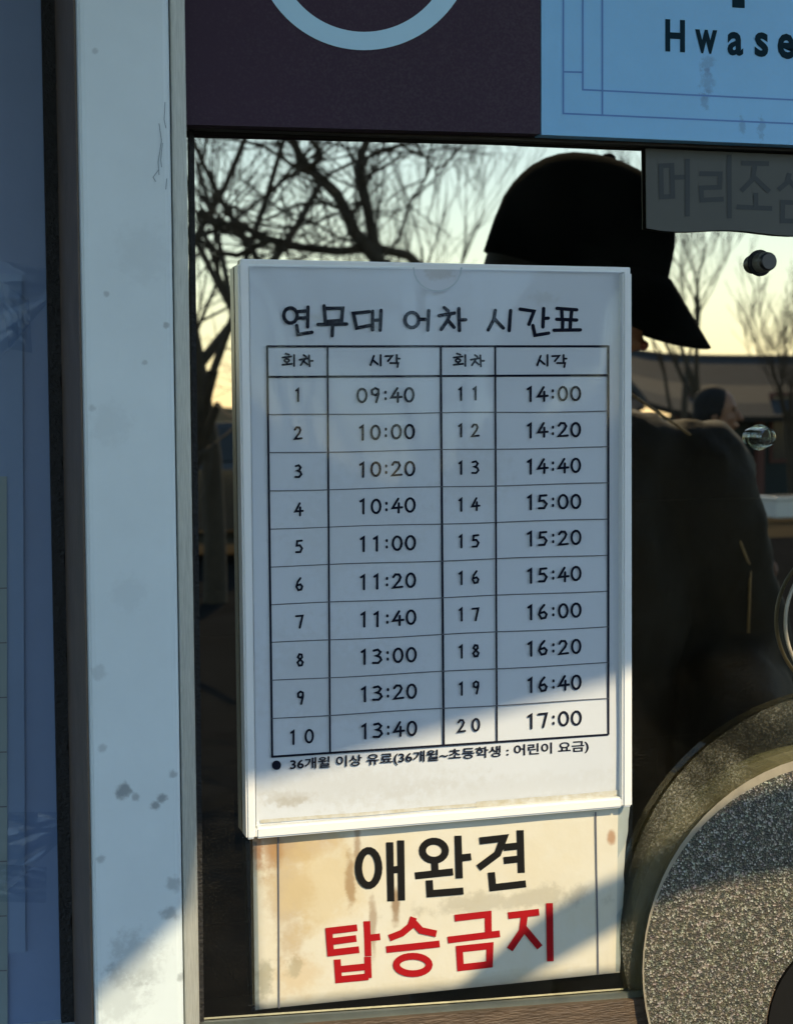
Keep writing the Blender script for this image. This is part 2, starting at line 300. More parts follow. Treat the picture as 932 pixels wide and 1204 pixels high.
# gasket strip beside the brown side, with a ragged inner edge
gx = P(76, 600, .098).x; gvs, gfs = [], []
for i in range(161):
    z = .9+i*.0065; k = .0016*math.sin(i*.7)+random.uniform(-.0012, .0012); gvs += [(gx-.0085, .094, z), (gx+.001+k, .094, z), (gx+.001+k, .1, z), (gx-.0085, .1, z)]
for i in range(160):
    for j in range(4): a, b_ = 4*i+j, 4*i+(j+1) % 4; gfs.append((a, b_, b_+4, a+4))
pyd('gasket', gvs, gfs, MG['rubber'], booth)
boxo('side_pane_back', (-1.6, XL-.002, .101, .115, .7, 2.5), MG['left_sheet'], booth)
boxo('lower_wall', (-1.6, 2.4, .0005, .11, 0, pz(1215)-.004), MG['post'], booth)
GX0, GX1 = XR+.0095, 2.2; GT, GB = pz(150, 0, 300)+.02, pz(1200)-.01
pyd('window_glass', [(GX0, 0, GB), (GX1, 0, GB), (GX1, 0, GT+.1), (GX0, 0, GT+.1)], [(0, 1, 2, 3)], MG['glass'], booth)
hdx = [P(u, v, -.010) for u, v in ((222,150),(1010,180),(1010,150),(222,120))]
slab('window_head', hdx, .0095, MG['head'], booth)
slab('glazing_bead', [P(u, v, -.003) for u, v in ((222, 140), (228, 140), (240, 1215), (234, 1215))], .002, MG['rubber'], booth)
# sill: dull aluminium track, brown worn ledge in front of it
zt = P(500, 1190).z
slab('sill_track', [P(u, v, -.004) for u, v in ((236,1203),(560,1181),(1010,1146),(1010,1160),(236,1216))], .003, MG['sill2'], booth)
slab('sill_ledge', [P(u, v, -.008) for u, v in ((236,1216),(560,1190),(1010,1156),(1010,1260),(236,1260))], .0075, MG['wood'], booth)
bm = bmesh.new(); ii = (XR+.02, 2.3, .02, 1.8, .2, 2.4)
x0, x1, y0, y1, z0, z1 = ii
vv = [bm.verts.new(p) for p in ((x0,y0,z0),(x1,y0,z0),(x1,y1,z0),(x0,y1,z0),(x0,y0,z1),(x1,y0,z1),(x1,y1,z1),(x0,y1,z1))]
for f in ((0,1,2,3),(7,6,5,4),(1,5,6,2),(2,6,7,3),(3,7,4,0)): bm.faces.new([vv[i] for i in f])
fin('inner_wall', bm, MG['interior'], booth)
boxo('roof', (-1.7, 2.5, -.05, 2.0, 2.6, 2.7), MG['post'], booth)
boxo('fascia', (-1.6, 2.4, .0, .05, GT+.13, 2.59), MG['post'], booth)
boxo('outer_wall', (2.31, 2.4, .06, 1.95, 0, 2.59), MG['post'], booth)
boxo('outer_wall', (-1.6, -1.5, .12, 1.95, 0, 2.59), MG['post'], booth)
boxo('outer_wall', (-1.5, 2.3, 1.86, 1.95, 0, 2.59), MG['post'], booth)
# inside: counter, cabinet, framed paper
ct = thing('counter', 'dark counter behind the booth glass below the timetable', 'counter', (.9, .35, 0))
boxo('top', (.2, 2.2, .05, .60, 1.075, 1.10), mat('counter_top', (.12, .115, .07, 1), .5, 0, .3, 10), ct, .003)
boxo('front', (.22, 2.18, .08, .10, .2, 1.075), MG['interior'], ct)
cab = thing('cabinet', 'olive grey cabinet inside the booth seen through the glass strip beside the post', 'cabinet', (.28, .4, 0))
boxo('body', (.20, .42, .30, .62, 1.102, 1.33), mat('olive_cabinet', (.17, .15, .05, 1), .6, 0, .2, 12), cab, .004)
boxo('handle', (.255, .262, .285, .298, 1.16, 1.25), MG['steel'], cab, .002)
boxo('base', (.198, .425, .295, .3, 1.103, 1.15), mat('grey_blue_panel', (.12, .16, .17, 1), .5), cab)
mo = thing('monitor', 'dark desk monitor behind the glass beside the timetable', 'monitor', (.62, .4, 1.1))
boxo('screen', (.50, .86, .42, .44, 1.2, 1.42), MG['bolt_black'], mo, .004)
boxo('stand', (.66, .70, .44, .46, 1.11, 1.3), MG['bolt_black'], mo)
boxo('foot', (.60, .76, .40, .5, 1.101, 1.11), MG['bolt_black'], mo, .003)
# ---------------------------------------------------------------- sign board over the window
sg = thing('sign_board', 'booth sign above the window, dark purple with pale ring and sky blue field with lettering', 'sign', tuple(P(636, 150, -.02)))
YS = -.022
slab('purple_panel', [P(u, v, YS) for u, v in ((218,146),(635,157),(635,-300),(214,-300))], .011, MG['purple'], sg)
slab('blue_panel', [P(u, v, YS) for u, v in ((636.2,158),(1500,193),(1500,-300),(636.2,-300))], .011, MG['blue'], sg)
vs, fs = [], []
for k in range(97):
    a = 2*math.pi*k/96
    for r, cy in ((129.5, -71), (103, -66)): vs.append(P(428+r*math.cos(a), cy+r*math.sin(a), YS-.0004))
pyd('ring_emblem', vs, [(2*k, 2*k+1, 2*k+3, 2*k+2) for k in range(96)], MG['ring'], sg)
lw = lambda pts, w=2.0: (pts, w)
ink('border_line', [[(662,-300),(662,133),(1500,170)], [(685,-300),(685,105),(1500,144.5)], [(708,-300),(708,134)], [(662,84),(685,84.5)]], 2.0, YS-.0002, MG['bline'], sg, False)
sl_ = .055
glyphs('lettering', [('H',782,805,41.5,38,sl_),('w',817,843,48.5,28,sl_),('a',855,873.5,51,28,sl_),('s',887,903,52,29,sl_),('e',914,934,54,30,sl_),('o',945,964,56,30,sl_),('n',974,992,57,29,sl_),('g',1003,1022,62,38,sl_)], YS-.0003, MG['navy'], sg, .03)
glyphs('hangul_lettering', [('화',786,892,-42,98,sl_),('성',915,1010,-38,92,sl_),('어',1035,1125,-35,92,sl_),('차',1150,1245,-30,92,sl_)], YS-.0003, MG['navy'], sg, .02)
# ---------------------------------------------------------------- timetable: holder, sheet, sleeve
hd = thing('sign_holder', 'white framed plastic document holder fixed on the window glass', 'sign holder', tuple(P(510, 965, -.01)))
YH = -.014
def quad(name, pts, y, th, m, par, bev=0): return slab(name, [P(u, v, y) for u, v in pts], th, m, par, bev)
quad('back_plate', ((283,304),(741,314),(741,948),(291,986)), -.006, .0055, MG['holder'], hd, .0005)
quad('side_rail', ((280,309),(292.5,309.5),(301,987),(290,988)), YH, .0135, MG['holder'], hd, .0012)
quad('side_rail', ((732.5,319),(743,319.5),(743.5,949),(732,950)), YH, .0135, MG['holder'], hd, .0012)
quad('bottom_rail', ((301.2,973.5),(731.8,938),(731.8,950.2),(301.2,987)), YH+.0006, .0127, MG['holder'], hd, .0012)
# clear front with thumb notch at the top
fr = [(293,311),(486,313.5)]
for k in range(13):
    a = math.pi*(1-k/12); fr.append((514+28*math.cos(a), 315+27*math.sin(a)))
fr += [(543,315),(732,319),(732,939),(301,974)]
vs, fs = [], []; nu, nv = 28, 36          # loose clear sheet, bowed outwards between its rails, thumb notch in its top edge
for j in range(nv+1):
    for i in range(nu+1):
        a, b_ = i/nu, j/nv; ut = 293+a*439; k = (ut-514)/28; vt = 311+8*a+(27*math.sqrt(1-k*k) if abs(k) < 1 else 0)
        ub, vb = 301+a*431, 974-35*a
        vs.append(P(ut*(1-b_)+ub*b_, vt*(1-b_)+vb*b_, -.0112-.0062*(4*b_*(1-b_))*math.sin(math.pi*a)**.6-.0004*math.sin(a*9+b_*6)))
for j in range(nv):
    for i in range(nu): q = j*(nu+1)+i; fs.append((q, q+nu+1, q+nu+2, q+1))
o = pyd('clear_front', vs, fs, MG['sleeve'], hd, True)
ink('notch_edge', [fr[1:-3]], 1.6, -.0121, mat('acrylic_edge', (.42, .5, .54, 1), .3), hd)
ink('top_edge', [[(293,311),(486,313.5)],[(543,315),(732,319)]], 1.4, -.0121, mat('acrylic_top_edge', (.8, .86, .86, 1), .3), hd)
sh = thing('timetable_sheet', 'white printed shuttle timetable with two columns of times, inside the white holder', 'timetable', tuple(P(510, 960, -.012)))
YP = -.0078
# paper: a slightly wavy sheet
vs, fs = [], []; nu, nv = 24, 34
for j in range(nv+1):
    for i in range(nu+1):
        a, b_ = i/nu, j/nv; u = (293+a*439)*(1-b_)+(301.5+a*430)*b_; v = (313+7*a)*(1-b_)+(973-35*a)*b_
        vs.append(P(u, v, YP+.0004+.0003*math.sin(a*5+b_*7)+.0002*math.sin(b_*23+a*3)))
for j in range(nv):
    for i in range(nu): q = j*(nu+1)+i; fs.append((q, q+nu+1, q+nu+2, q+1))
pyd('paper', vs, fs, MG['paper'], sh, True)
YI = YP-.0004
def rowl(k): return 443+44.7*k
def rowr(k): return 441+42.3*k
CT = [314, 385, 518, 582, 715]; CB = [320, 388, 521.5, 584, 715]
def tx(c, y): a = (y-407)/470; return CT[c]*(1-a)+CB[c]*a
def yrow(k, x): a = (x-316)/399; return rowl(k)*(1-a)+rowr(k)*a + (math.sin(x*.03+k)*.5)
ink('table_border', [[(314,407),(715,407)], [(715,406),(715,864)], [(715,864),(320,890)], [(320,891),(314,406)], [(314.5,443),(715,441)], [(518,407),(521.5,877)]], 2.6, YI, MG['ink'], sh, False)
ink('table_line', [[(385,407),(388,886)], [(582,407),(584,873)]], 2.1, YI, MG['ink'], sh, False)
for k in range(1, 10):
    ink('table_line', [[(x, yrow(k, x)) for x in [tx(0, rowl(k))+i*(715-tx(0, rowl(k)))/14 for i in range(15)]]], 1.15, YI, MG['ink_soft'], sh, False)
def zs(strokes, ox, oy, s=4.66, dx=0): return [[(ox+(x+dx)/s, oy+y/s) for x, y in st] for st in strokes]
T1 = [ell(100,143,37,42), [(137,122),(190,118)], [(137,158),(190,156)], [(196,97),(194,205)], [(134,198),(142,247),(218,235)],
      [(284,90),(292,176),(380,170),(386,103),(286,104)], [(250,192),(408,190)], [(331,192),(329,254)],
      [(532,122),(444,131),(462,212),(535,197)], [(550,120),(549,222)], [(596,115),(591,224)], [(550,170),(594,168)],
      ell(765,168,38,42), [(803,164),(850,164)], [(857,116),(852,224)]]
T2 = [[(56,100),(78,118)], [(28,144),(112,130)], [(88,134),(74,172),(40,220)], [(76,168),(110,208)], [(136,105),(140,226)], [(140,168),(174,166)],
      [(336,115),(328,165),(298,222)], [(330,160),(380,212)], [(420,116),(412,226)],
      [(472,108),(548,120),(520,192)], [(601,105),(597,206)], [(600,160),(626,158)], [(542,198),(553,252),(628,240)],
      [(674,104),(782,112)], [(700,108),(702,162)], [(755,113),(750,166)], [(672,164),(782,168)], [(706,170),(704,222)], [(748,170),(746,222)], [(658,224),(802,222)]]
ink('title_lettering', zs(T1, 320, 340)+zs(T2, 510, 340), 4.1, YI, MG['ink'], sh)
HW = [[(74,352),(92,358)], [(56,374),(104,368)], ell(80,390,13,9,10), [(80,400),(80,412)], [(56,414),(108,408)], [(120,360),(120,420)],
      [(172,360),(186,370)], [(150,386),(196,378)], [(176,386),(156,416)], [(172,394),(194,412)], [(202,362),(205,422)], [(204,392),(222,392)]]
HT = [[(557,364),(538,416)], [(552,388),(578,410)], [(594,360),(594,418)], [(620,366),(658,364),(634,394)], [(682,360),(682,400)], [(682,380),(698,380)], [(646,404),(690,404),(686,426)]]
for st, ox, dx in ((HW, 320, 0), (HT, 320, 0), (HW, 510, 52), (HT, 510, 28)):
    ink('heading_lettering', zs(st, ox, 340, 4.66, dx), 2.3, YI, MG['ink'], sh)
D = {'0': [ell(.5,.5,.42,.48,14,-1.3)], '1': [[(.28,.14),(.55,.02),(.55,1)]], '2': [[(.1,.22),(.3,.03),(.65,.05),(.8,.25),(.65,.5),(.1,.97),(.95,.93)]],
     '3': [[(.15,.08),(.55,.02),(.8,.2),(.6,.42),(.35,.46),(.75,.55),(.88,.76),(.6,.97),(.1,.95)]], '4': [[(.62,.02),(.08,.68),(1,.64)], [(.68,.35),(.66,1)]],
     '5': [[(.85,.03),(.25,.05),(.2,.42),(.6,.4),(.88,.65),(.65,.95),(.12,.95)]], '6': [[(.62,.0),(.28,.3),(.12,.68),(.35,.97),(.72,.93),(.85,.68),(.62,.5),(.25,.58)]],
     '7': [[(.05,.06),(.85,.04),(.5,1)]], '8': [[(.5,.46),(.2,.28),(.4,.04),(.7,.08),(.76,.3),(.5,.46),(.16,.7),(.35,.96),(.72,.95),(.86,.7),(.5,.46)]],
     '9': [[(.8,.35),(.55,.5),(.22,.42),(.2,.14),(.5,.0),(.8,.1),(.82,.4),(.6,1)]], ':': [[(.5,.26),(.5,.33)], [(.5,.72),(.5,.79)]]}
def digits(s, xs_, cy, w, hgt, slope, cx):
    out = []
    for ch, x in zip(s, xs_):
        jy = random.uniform(-.35, .35); k = random.uniform(.96, 1.05)
        for st in D[ch]: out.append([(cx+x+(a-.5)*w*k, cy+jy+(b_-.5)*hgt+slope*(x+(a-.5)*w)) for a, b_ in st])
    return out
TL = ['09:40','10:00','10:20','10:40','11:00','11:20','11:40','13:00','13:20','13:40']
TR = ['14:00','14:20','14:40','15:00','15:20','15:40','16:00','16:20','16:40','17:00']
for k in range(10):
    sp = -.012-.006*k
    c1 = 350+k*.4; yc = lambda x: (yrow(k, x)+yrow(k+1, x))/2
    if k == 9: ink('number_lettering', digits('10', (-9.5, 9.5), yc(354)+1, 10.5, 15.5, sp, 354), 2.5, YI, MG['ink'], sh)
    else: ink('number_lettering', digits(str(k+1), (0,), yc(350)-.5, 9, 14.5, sp, c1), 2.5, YI, MG['ink'], sh)
    ink('number_lettering', digits(str(k+11), (-8.5, 8.5), yc(550)-.5, 9, 14.5, sp, 550+.1*k), 2.4, YI, MG['ink'], sh)
    ink('time_lettering', digits(TL[k], (-28,-12.5,-.3,12,27.5), yc(453)-.5, 12.2, 16.5, sp, 453.5+k*.35), 2.7, YI, MG['ink'], sh)
    ink('time_lettering', digits(TR[k], (-27,-12.5,-.3,11.5,26.5), yc(650)-.3, 12, 16.3, sp, 650+k*.1), 2.7, YI, MG['ink'], sh)
glyphs('footnote_lettering', [('36개월 이상 유료(36개월~초등학생 : 어린이 요금)', 341, 692, 889, 15.5, -.063)], YI, MG['ink'], sh, .022)
gm = mat('brown_grime', (.42, .38, .28, 1), .8, 0, .5, 160, col2=(.56, .57, .56, 1))
for q, w in (([(306,966.5),(360,962),(430,957),(500,951.5),(560,947)], 4.0), ([(560,946),(620,941),(680,936.5),(729,932.5)], 6.5)): ink('grime_line', [[(x, y+random.uniform(-.5,.5)) for x, y in q]], w, YI, gm, sh, False)
e_ = ell(325, 900, 5.4, 5.6, 16)[:-1]
pyd('bullet_mark', [P(u, v, YI) for u, v in e_], [tuple(range(16))], MG['ink'], sh)
# ---------------------------------------------------------------- no-pets notice
no = thing('pet_ban_notice', 'stained cream notice with black and red lettering below the white holder', 'notice', tuple(P(515, 1170, -.003)))
YN = -.0042
vs, fs = [], []; nu, nv = 30, 16
for j in range(nv+1):
    for i in range(nu+1):
        a, b_ = i/nu, j/nv; u = (297+a*443)*(1-b_)+(300+a*427)*b_; v = (972-33*a)*(1-b_)+(1188-44*a)*b_
        if i == nu: u += random.uniform(-1.5, 1.5)
        vs.append(P(u, v, YN+.0003*math.exp(-((u-425)/14)**2)*math.sin(v*.05)+.0002*math.sin(u*.05+v*.03)))
for j in range(nv):
    for i in range(nu): q = j*(nu+1)+i; fs.append((q, q+nu+1, q+nu+2, q+1))
o = pyd('laminated_paper', vs, fs, MG['old'], no, True)
md = o.modifiers.new('t', 'SOLIDIFY'); md.thickness = .0006; md.offset = -1
YL = YN-.0006; s9 = -.095
for q in ([(327,980),(328,1186)], [(700,955),(703,1146)]): ink('border_line', [q], 1.8, YL, MG['ink_soft'], no, False)
B3 = [ell(197,158,37,64,22), [(274,64),(278,280)], [(314,57),(317,277)], [(278,166),(314,162)],
      ell(435,95,42,35,22), [(437,128),(440,178)], [(366,187),(505,172)], [(523,40),(528,196)], [(528,122),(571,117)], [(418,203),(421,252),(543,242)],
      [(602,59),(690,49),(668,106),(598,158)], [(690,83),(748,77)], [(690,131),(748,125)], [(750,20),(754,176)], [(645,174),(650,230),(771,216)]]
R4 = [[(155,128),(52,140),(58,220),(162,208)], [(58,179),(152,167)], [(190,104),(195,232)], [(195,166),(239,161)], [(82,244),(87,318),(196,307)], [(193,234),(196,312)], [(84,281),(194,270)],
      [(361,90),(350,122),(318,148),(272,166)], [(360,108),(388,138),(444,150)], [(261,208),(456,187)], ell(358,264,60,32,24),
      [(511,93),(633,79),(634,158)], [(486,173),(676,150)], [(528,206),(640,194),(638,262),(532,274),(528,206)],
      [(706,84),(819,71)], [(766,80),(758,140),(712,208)], [(762,128),(822,200)], [(857,38),(860,251)]]
ink('black_lettering', zs(B3, 370, 970, 3.107), 8.3, YL, MG['black'], no, False)
ink('red_lettering', zs(R4, 370, 1050, 3.107), 8.0, YL, MG['red'], no, False)
quad('clear_tape', ((727,945),(743,947),(743,1140),(724,1143)), YN-.0004, .0003, MG['tape'], no)
quad('clear_tape', ((289,990),(302,990),(305,1189),(296,1190)), YN-.0012, .0003, MG['tape'], no)
# ---------------------------------------------------------------- watch-your-head sticker
st = thing('caution_sticker', 'grey strip with dark hangul lettering hung at the top right of the window', 'sticker', tuple(P(850, 276, -.003)))
lo = [(760,268)] + [(760+k*17, 269+6*(k/10)+2*math.sin(k*.8)) for k in range(1, 30)]
slab('strip', [P(u, v, -.0035) for u, v in [(759,174)] + lo + [(1250,196)]], .001, MG['greypaper'], st)
G1 = [[(178,168),(182,346),(246,342),(241,165),(178,168)], [(245,234),(318,232)], [(330,128),(330,457)], [(398,212),(517,214),(514,290),(408,294),(412,364),(537,358)], [(568,104),(570,468)],
      [(636,152),(795,156)], [(716,158),(702,246),(636,312)], [(712,235),(798,316)], [(720,322),(720,398)], [(610,402),(813,412)],
      [(912,210),(900,262),(848,306)], [(908,250),(966,312)], [(1012,150),(1012,345)], [(874,376),(1014,380),(1012,486),(872,482),(874,376)]]
ink('lettering', zs(G1, 740, 160, 4.854), 5.6, -.0038, MG['greyink'], st, False)
# ---------------------------------------------------------------- standoff bolts
def bolt(name, u, v, lab, m1, m2):
    b = thing(name, lab, 'bolt', tuple(P(u, v, 0)), 'standoff bolts on the window glass')
    p = P(u, v, 0)
    for nm, ya, yb, r, m in (('washer', -.0006, -.0012, .0085, MG["clear"] if m1 is MG['clear'] else MG['rubber']), ('spacer', -.0013, -.0095, .0064, m1), ('cap', -.0097, -.0125, .0058, m2)):
        bm = bmesh.new(); k = (ya-CAM.y)/(0-CAM.y)
        tube(bm, [(p.x, ya, p.z), (p.x, yb+.001, p.z), (p.x, yb, p.z)], [r, r, r*.86], 24); fin(nm, bm, m, b)
bolt('standoff_bolt', 893, 309, 'black capped bolt on the glass below the grey sticker, upper of the two bolts', MG['bolt_grey'], MG['bolt_black'])
bolt('standoff_bolt', 892, 514, 'clear ring shaped bolt on the dark part of the glass, lower of the two bolts', MG['clear'], MG['clear'])
# ---------------------------------------------------------------- speckled pass-through cover at lower right
cv = thing('hatch_cover', 'round speckled plate with clear outer disc at the lower right of the window', 'hatch cover', tuple(P(990, 1130, -.01)))
def arc(cx, cy, r, a0, a1, n): return [(cx+r*math.cos(math.radians(a0+(a1-a0)*k/n)), cy+r*math.sin(math.radians(a0+(a1-a0)*k/n))) for k in range(n+1)]
def annulus(name, oc, ro, ic, ri, y, th, m, ky=1, n=72, dome=0):
    vs, fs = [], []
    for k in range(n):
        a = 2*math.pi*k/n
        for (c, r, yy, kk) in ((oc, ro, y, ky), (ic, ri, y-dome, 1), (ic, ri, y+th, 1), (oc, ro, y+th, ky)):
            vs.append(P(c[0]+r*math.cos(a), c[1]+r*kk*math.sin(a), yy))
    for k in range(n):
        for j in range(4): a_, b_ = 4*k+j, 4*k+(j+1) % 4; q = (4*k+4) % (4*n); fs.append((a_, b_, q+(j+1) % 4, q+j))
    o = pyd(name, vs, fs, m, cv); return o
annulus('clear_disc', (1017,1096), 287, (1003,1142), 236, -.006, .004, MG['dirty'])
annulus('speckled_ring', (1003,1142), 246, (1022,1212), 122, -.016, .010, MG['sparkle'], 1.04)
annulus('rim', (1003,1142), 248, (1003,1142), 246.2, -.0166, .0165, MG['rim'], 1.04)
hole = arc(1022, 1212, 119, 0, 360, 48)[:-1]
slab('opening', [P(u, v, -.0098) for u, v in hole], .003, MG['black'], cv)
sp_ = thing('speech_ring', 'thin clear ring around the speaking hole at the right edge of the window', 'ring', tuple(P(1015, 730, -.003)))
bm = bmesh.new(); cc = arc(1020, 732, 97, 0, 360, 64)
tube(bm, [P(u, v, -.006) for u, v in cc], [.0013]*65, 8, False); fin('ring', bm, MG['rim'], sp_, True)
# ---------------------------------------------------------------- sheet behind the left pane
ln = thing('left_notice', 'blue grey notice sheet with ruled table at the far left edge', 'notice', tuple(P(20, 1000, .1)))
slab('sheet', [P(u, v, .0985) for u, v in ((-500,318),(26,322),(30,1120),(-500,1150))], .001, mat('left_paper', (.17, .26, .42, 1), .5, 0, .15, 8), ln)
slab('table_sheet', [P(u, v, .0975) for u, v in ((-500,560),(8,560),(9,1300),(-500,1300))], .0008, MG['left_table'], ln)
for k in range(8):
    y = 691.5+64.3*k; ink('table_line', [[(-400, y+14), (8, y)]], 1.4, .0972, MG['ink_soft'], ln, False)
def tape(pts):
    vs, fs = [], []; n = 10
    (a, b_, c, d) = [Vector(p) for p in pts]
    for j in range(n+1):
        for i in range(5):
            p = (a.lerp(b_, i/4)).lerp(d.lerp(c, i/4), j/n); vs.append(P(p.x, p.y, .0965-random.uniform(0, .0016)))
    for j in range(n):
        for i in range(4): q = j*5+i; fs.append((q, q+5, q+6, q+1))
    pyd('clear_tape', vs, fs, MG['tape'], ln)
tape(((-30,300),(92,322),(60,350),(-30,460))); tape(((0,330),(34,352),(38,415),(10,410))); tape(((10,955),(80,955),(76,985),(6,1050))); tape(((-20,1015),(55,1020),(54,1062),(-20,1060)))
# ---------------------------------------------------------------- unseen shade sail, added and outlined to throw the slanting shade edge
def onsun(p, y): k = (y-p.y)/SD.y; return p+SD*k         # along the sun's direction
HS = 2.3
def upz(u, v, y=-.02):                                    # where the ray from a wall point to the sun meets the sail
    p = P(u, v, y); return p+SD*((HS-p.z)/SD.z)
ed = [upz(1500, 560), upz(932, 735), upz(743, 784), upz(600, 825), upz(450, 868), upz(290, 915), upz(236, 985, -.03), upz(228, 1066, -.04), upz(170, 1122, -.04), upz(112, 1176, -.04), upz(60, 1240, -.04)]
out = [(2.9, -.9)] + [(p.x, p.y) for p in ed] + [(.42, -2.25), (-1.2, -2.0), (-2.6, -2.4), (-2.2, -1.2), (-2.4, -.06), (0, -.25), (2.6, -.06)]
bm = bmesh.new(); f = bm.faces.new([bm.verts.new((x, y, HS)) for x, y in out]); r = bmesh.ops.extrude_face_region(bm, geom=[f])
for e in r['geom']:
    if isinstance(e, bmesh.types.BMVert): e.co.z += .003
bmesh.ops.recalc_face_normals(bm, faces=bm.faces[:])
sa = thing('added_shade_sail', 'unseen grey green canvas shade sail added above head height to shade the booth front', 'shade sail', (0, -1, 2.3))
fin('canvas', bm, MG['canvas'], sa)
# added flap, outline traced up the sun rays to cast a band of shade
fl = [(532,1175),(560,1143),(600,1108),(640,1078),(685,1052),(735,1030),(800,985),(850,955),(1000,915),(1200,890),(1200,980),(1000,1024),(932,1034),(860,1046),(790,1062),(735,1088),(690,1112),(640,1140),(590,1172)]
slab('added_shade_flap', [onsun(P(u, v, -.004), -.95) for u, v in fl], .004, MG['canvas'], sa)
for (x, y) in ((.42, -2.25), (-2.6, -2.4), (2.9, -.9)):  # ropes made up for the added sail
    bm = bmesh.new(); tube(bm, [(x, y, HS), (x*1.02, y*1.06, HS+.1)], [.004]*2, 6); fin('added_rope', bm, MG['steel'], sa)
for i, (x, y) in enumerate(((.43, -2.4), (-2.66, -2.56), (3.0, -.98))):  # poles made up to carry the added sail
    bm = bmesh.new(); tube(bm, [(x, y, 0), (x, y, 2.5)], [.025]*2, 16)
    tag(fin('added_sail_pole', bm, MG['steel']), ('added galvanised pole holding the outer middle corner of the unseen shade sail', 'added galvanised pole holding the far left corner of the unseen shade sail', 'added galvanised pole holding the right corner of the unseen shade sail near the booth')[i], 'pole', 'added poles of the unseen shade sail')
# ---------------------------------------------------------------- bare trees
MG['bark'] = mat('grey_brown_bark', (.075, .062, .045, 1), .95, 0, .4, 12, .5, 60)
def grow(bmt, bml, p, d, L, r, lev, rng, up=.12, spread=.55, minr=.004):
    n = 4; pts = [p.copy()]; rr = [r]; d = d.normalized()
    for i in range(n):
        d = (d+Vector((rng.uniform(-1, 1), rng.uniform(-1, 1), rng.uniform(-.6, 1)))*.16+Vector((0, 0, up*.3))).normalized()
        pts.append(pts[-1]+d*L/n); rr.append(r*(1-.42*(i+1)/n))
    tube(bmt if lev == 0 else bml, pts, [max(q, FAR[0]) for q in rr], 8 if lev == 0 else (5 if lev < 3 else 3), False)
    if lev >= (6 if FAR[0] else 5) or r*.5 < minr: return
    k = rng.choice((2, 3, 3)) if lev < 4 else 3
    for i in range(k):
        q = pts[-1] if i == 0 else pts[rng.choice((1, 2, 3))+0]; j = pts.index(q)
        a = rng.uniform(0, 6.28); o = d.orthogonal().normalized(); o.rotate(Matrix.Rotation(a, 3, d))
        nd = (d+o*rng.uniform(.35, 1)*spread*1.6).normalized()
        grow(bmt, bml, q, nd, L*rng.uniform(.62, .85), rr[j]*rng.uniform(.55, .75), lev+1, rng, up, spread, minr)
FAR = [0]
def tree(label, x, d, h, seed, r=.14, spread=.55, up=.12, lean=(0, 0), group='bare winter trees', minr=.004):
    FAR[0] = .0002*d
    rng = random.Random(seed); t = thing('bare_tree', label, 'tree', (x, -d, gz(d)), group); a, b_ = bmesh.new(), bmesh.new()
    grow(a, b_, Vector((x, -d, gz(d)-.1)), Vector((lean[0], lean[1], 1)), h*.36, r, 0, rng, up, spread, minr)
    fin('trunk', a, MG['bark'], t, True); FAR[0] = 0; o = fin('branches', b_, MG['bark'], t); return t
# forked tree whose limbs cross the mirrored sky
ft = thing('bare_tree', 'big forked bare tree whose dark limbs cross the mirrored sky left of the cap', 'tree', tuple(M(470, 900, 8.0)), 'bare winter trees')
dd = 8.0; Q = lambda u, v, k=0: M(u, v, dd+k)
bm = bmesh.new(); base = Q(485, 480); tube(bm, [Vector((base.x+.15, base.y, -.1)), Vector((base.x+.05, base.y, .9)), Q(482,420), Q(462,340), Q(446,308)], [.16, .12, .10, .075, .055], 10, False); fin('trunk', bm, MG['bark'], ft, True)
limbs = [([(446,308),(432,290),(416,272),(410,255),(396,228),(375,208),(357,192),(348,172),(338,148),(325,110)], 2.9, .045, .02),
         ([(446,308),(440,285),(432,245),(424,205),(425,180),(434,160),(445,120),(450,60)], 2.5, .035, .018),
         ([(357,192),(366,196),(378,185),(372,172),(362,160),(366,140)], 1, .02, .012),
         ([(416,262),(400,245),(380,238),(350,240),(320,255),(300,262),(270,240)], 1, .014, .006),
         ([(396,228),(372,215),(352,206),(330,212)], 1, .012, .005), ([(375,208),(352,200),(335,188),(310,172),(280,165),(245,160)], 1, .014, .006),
         ([(424,195),(440,178),(470,170),(500,185),(512,200)], 1, .012, .005), ([(432,245),(420,215),(418,190),(400,165),(390,140)], 1, .010, .005),
         ([(410,255),(425,240),(428,225),(440,200),(462,190),(480,170)], 1, .010, .004), ([(425,285),(400,280),(370,262),(345,258),(330,275)], 1, .010, .004),
         ([(500,320),(480,300),(440,290),(400,295),(350,290),(318,282),(290,268),(262,262),(232,250)], 1, .03, .018),
         ([(318,282),(300,290),(280,300),(255,296),(232,280)], 1, .022, .012), ([(290,268),(278,262),(264,272),(250,262),(236,245)], 1, .03, .014),
         ([(446,308),(470,280),(480,240),(500,210),(520,170)], 1, .010, .004)]
rng = random.Random(5); bl = bmesh.new()
for pts, _, r0, r1 in limbs:
    bm = bmesh.new(); n = len(pts); tube(bm, [Q(u, v, .02*i) for i, (u, v) in enumerate(pts)], [r0+(r1-r0)*i/(n-1) for i in range(n)], 7, False)
    fin('limb', bm, MG['bark'], ft, True)
    for k in range(9):
        i = rng.randrange(1, n); p = Q(*pts[i]); a = rng.uniform(0, 6.28)
        grow(bl, bl, p, Vector((math.cos(a), rng.uniform(-.4, .4), math.sin(a)+.3)), rng.uniform(.25, .5), rng.uniform(.004, .008), 2, rng, .1, .6, .0012)
o = fin('twigs', bl, MG['bark'], ft); o['kind'] = 'stuff'
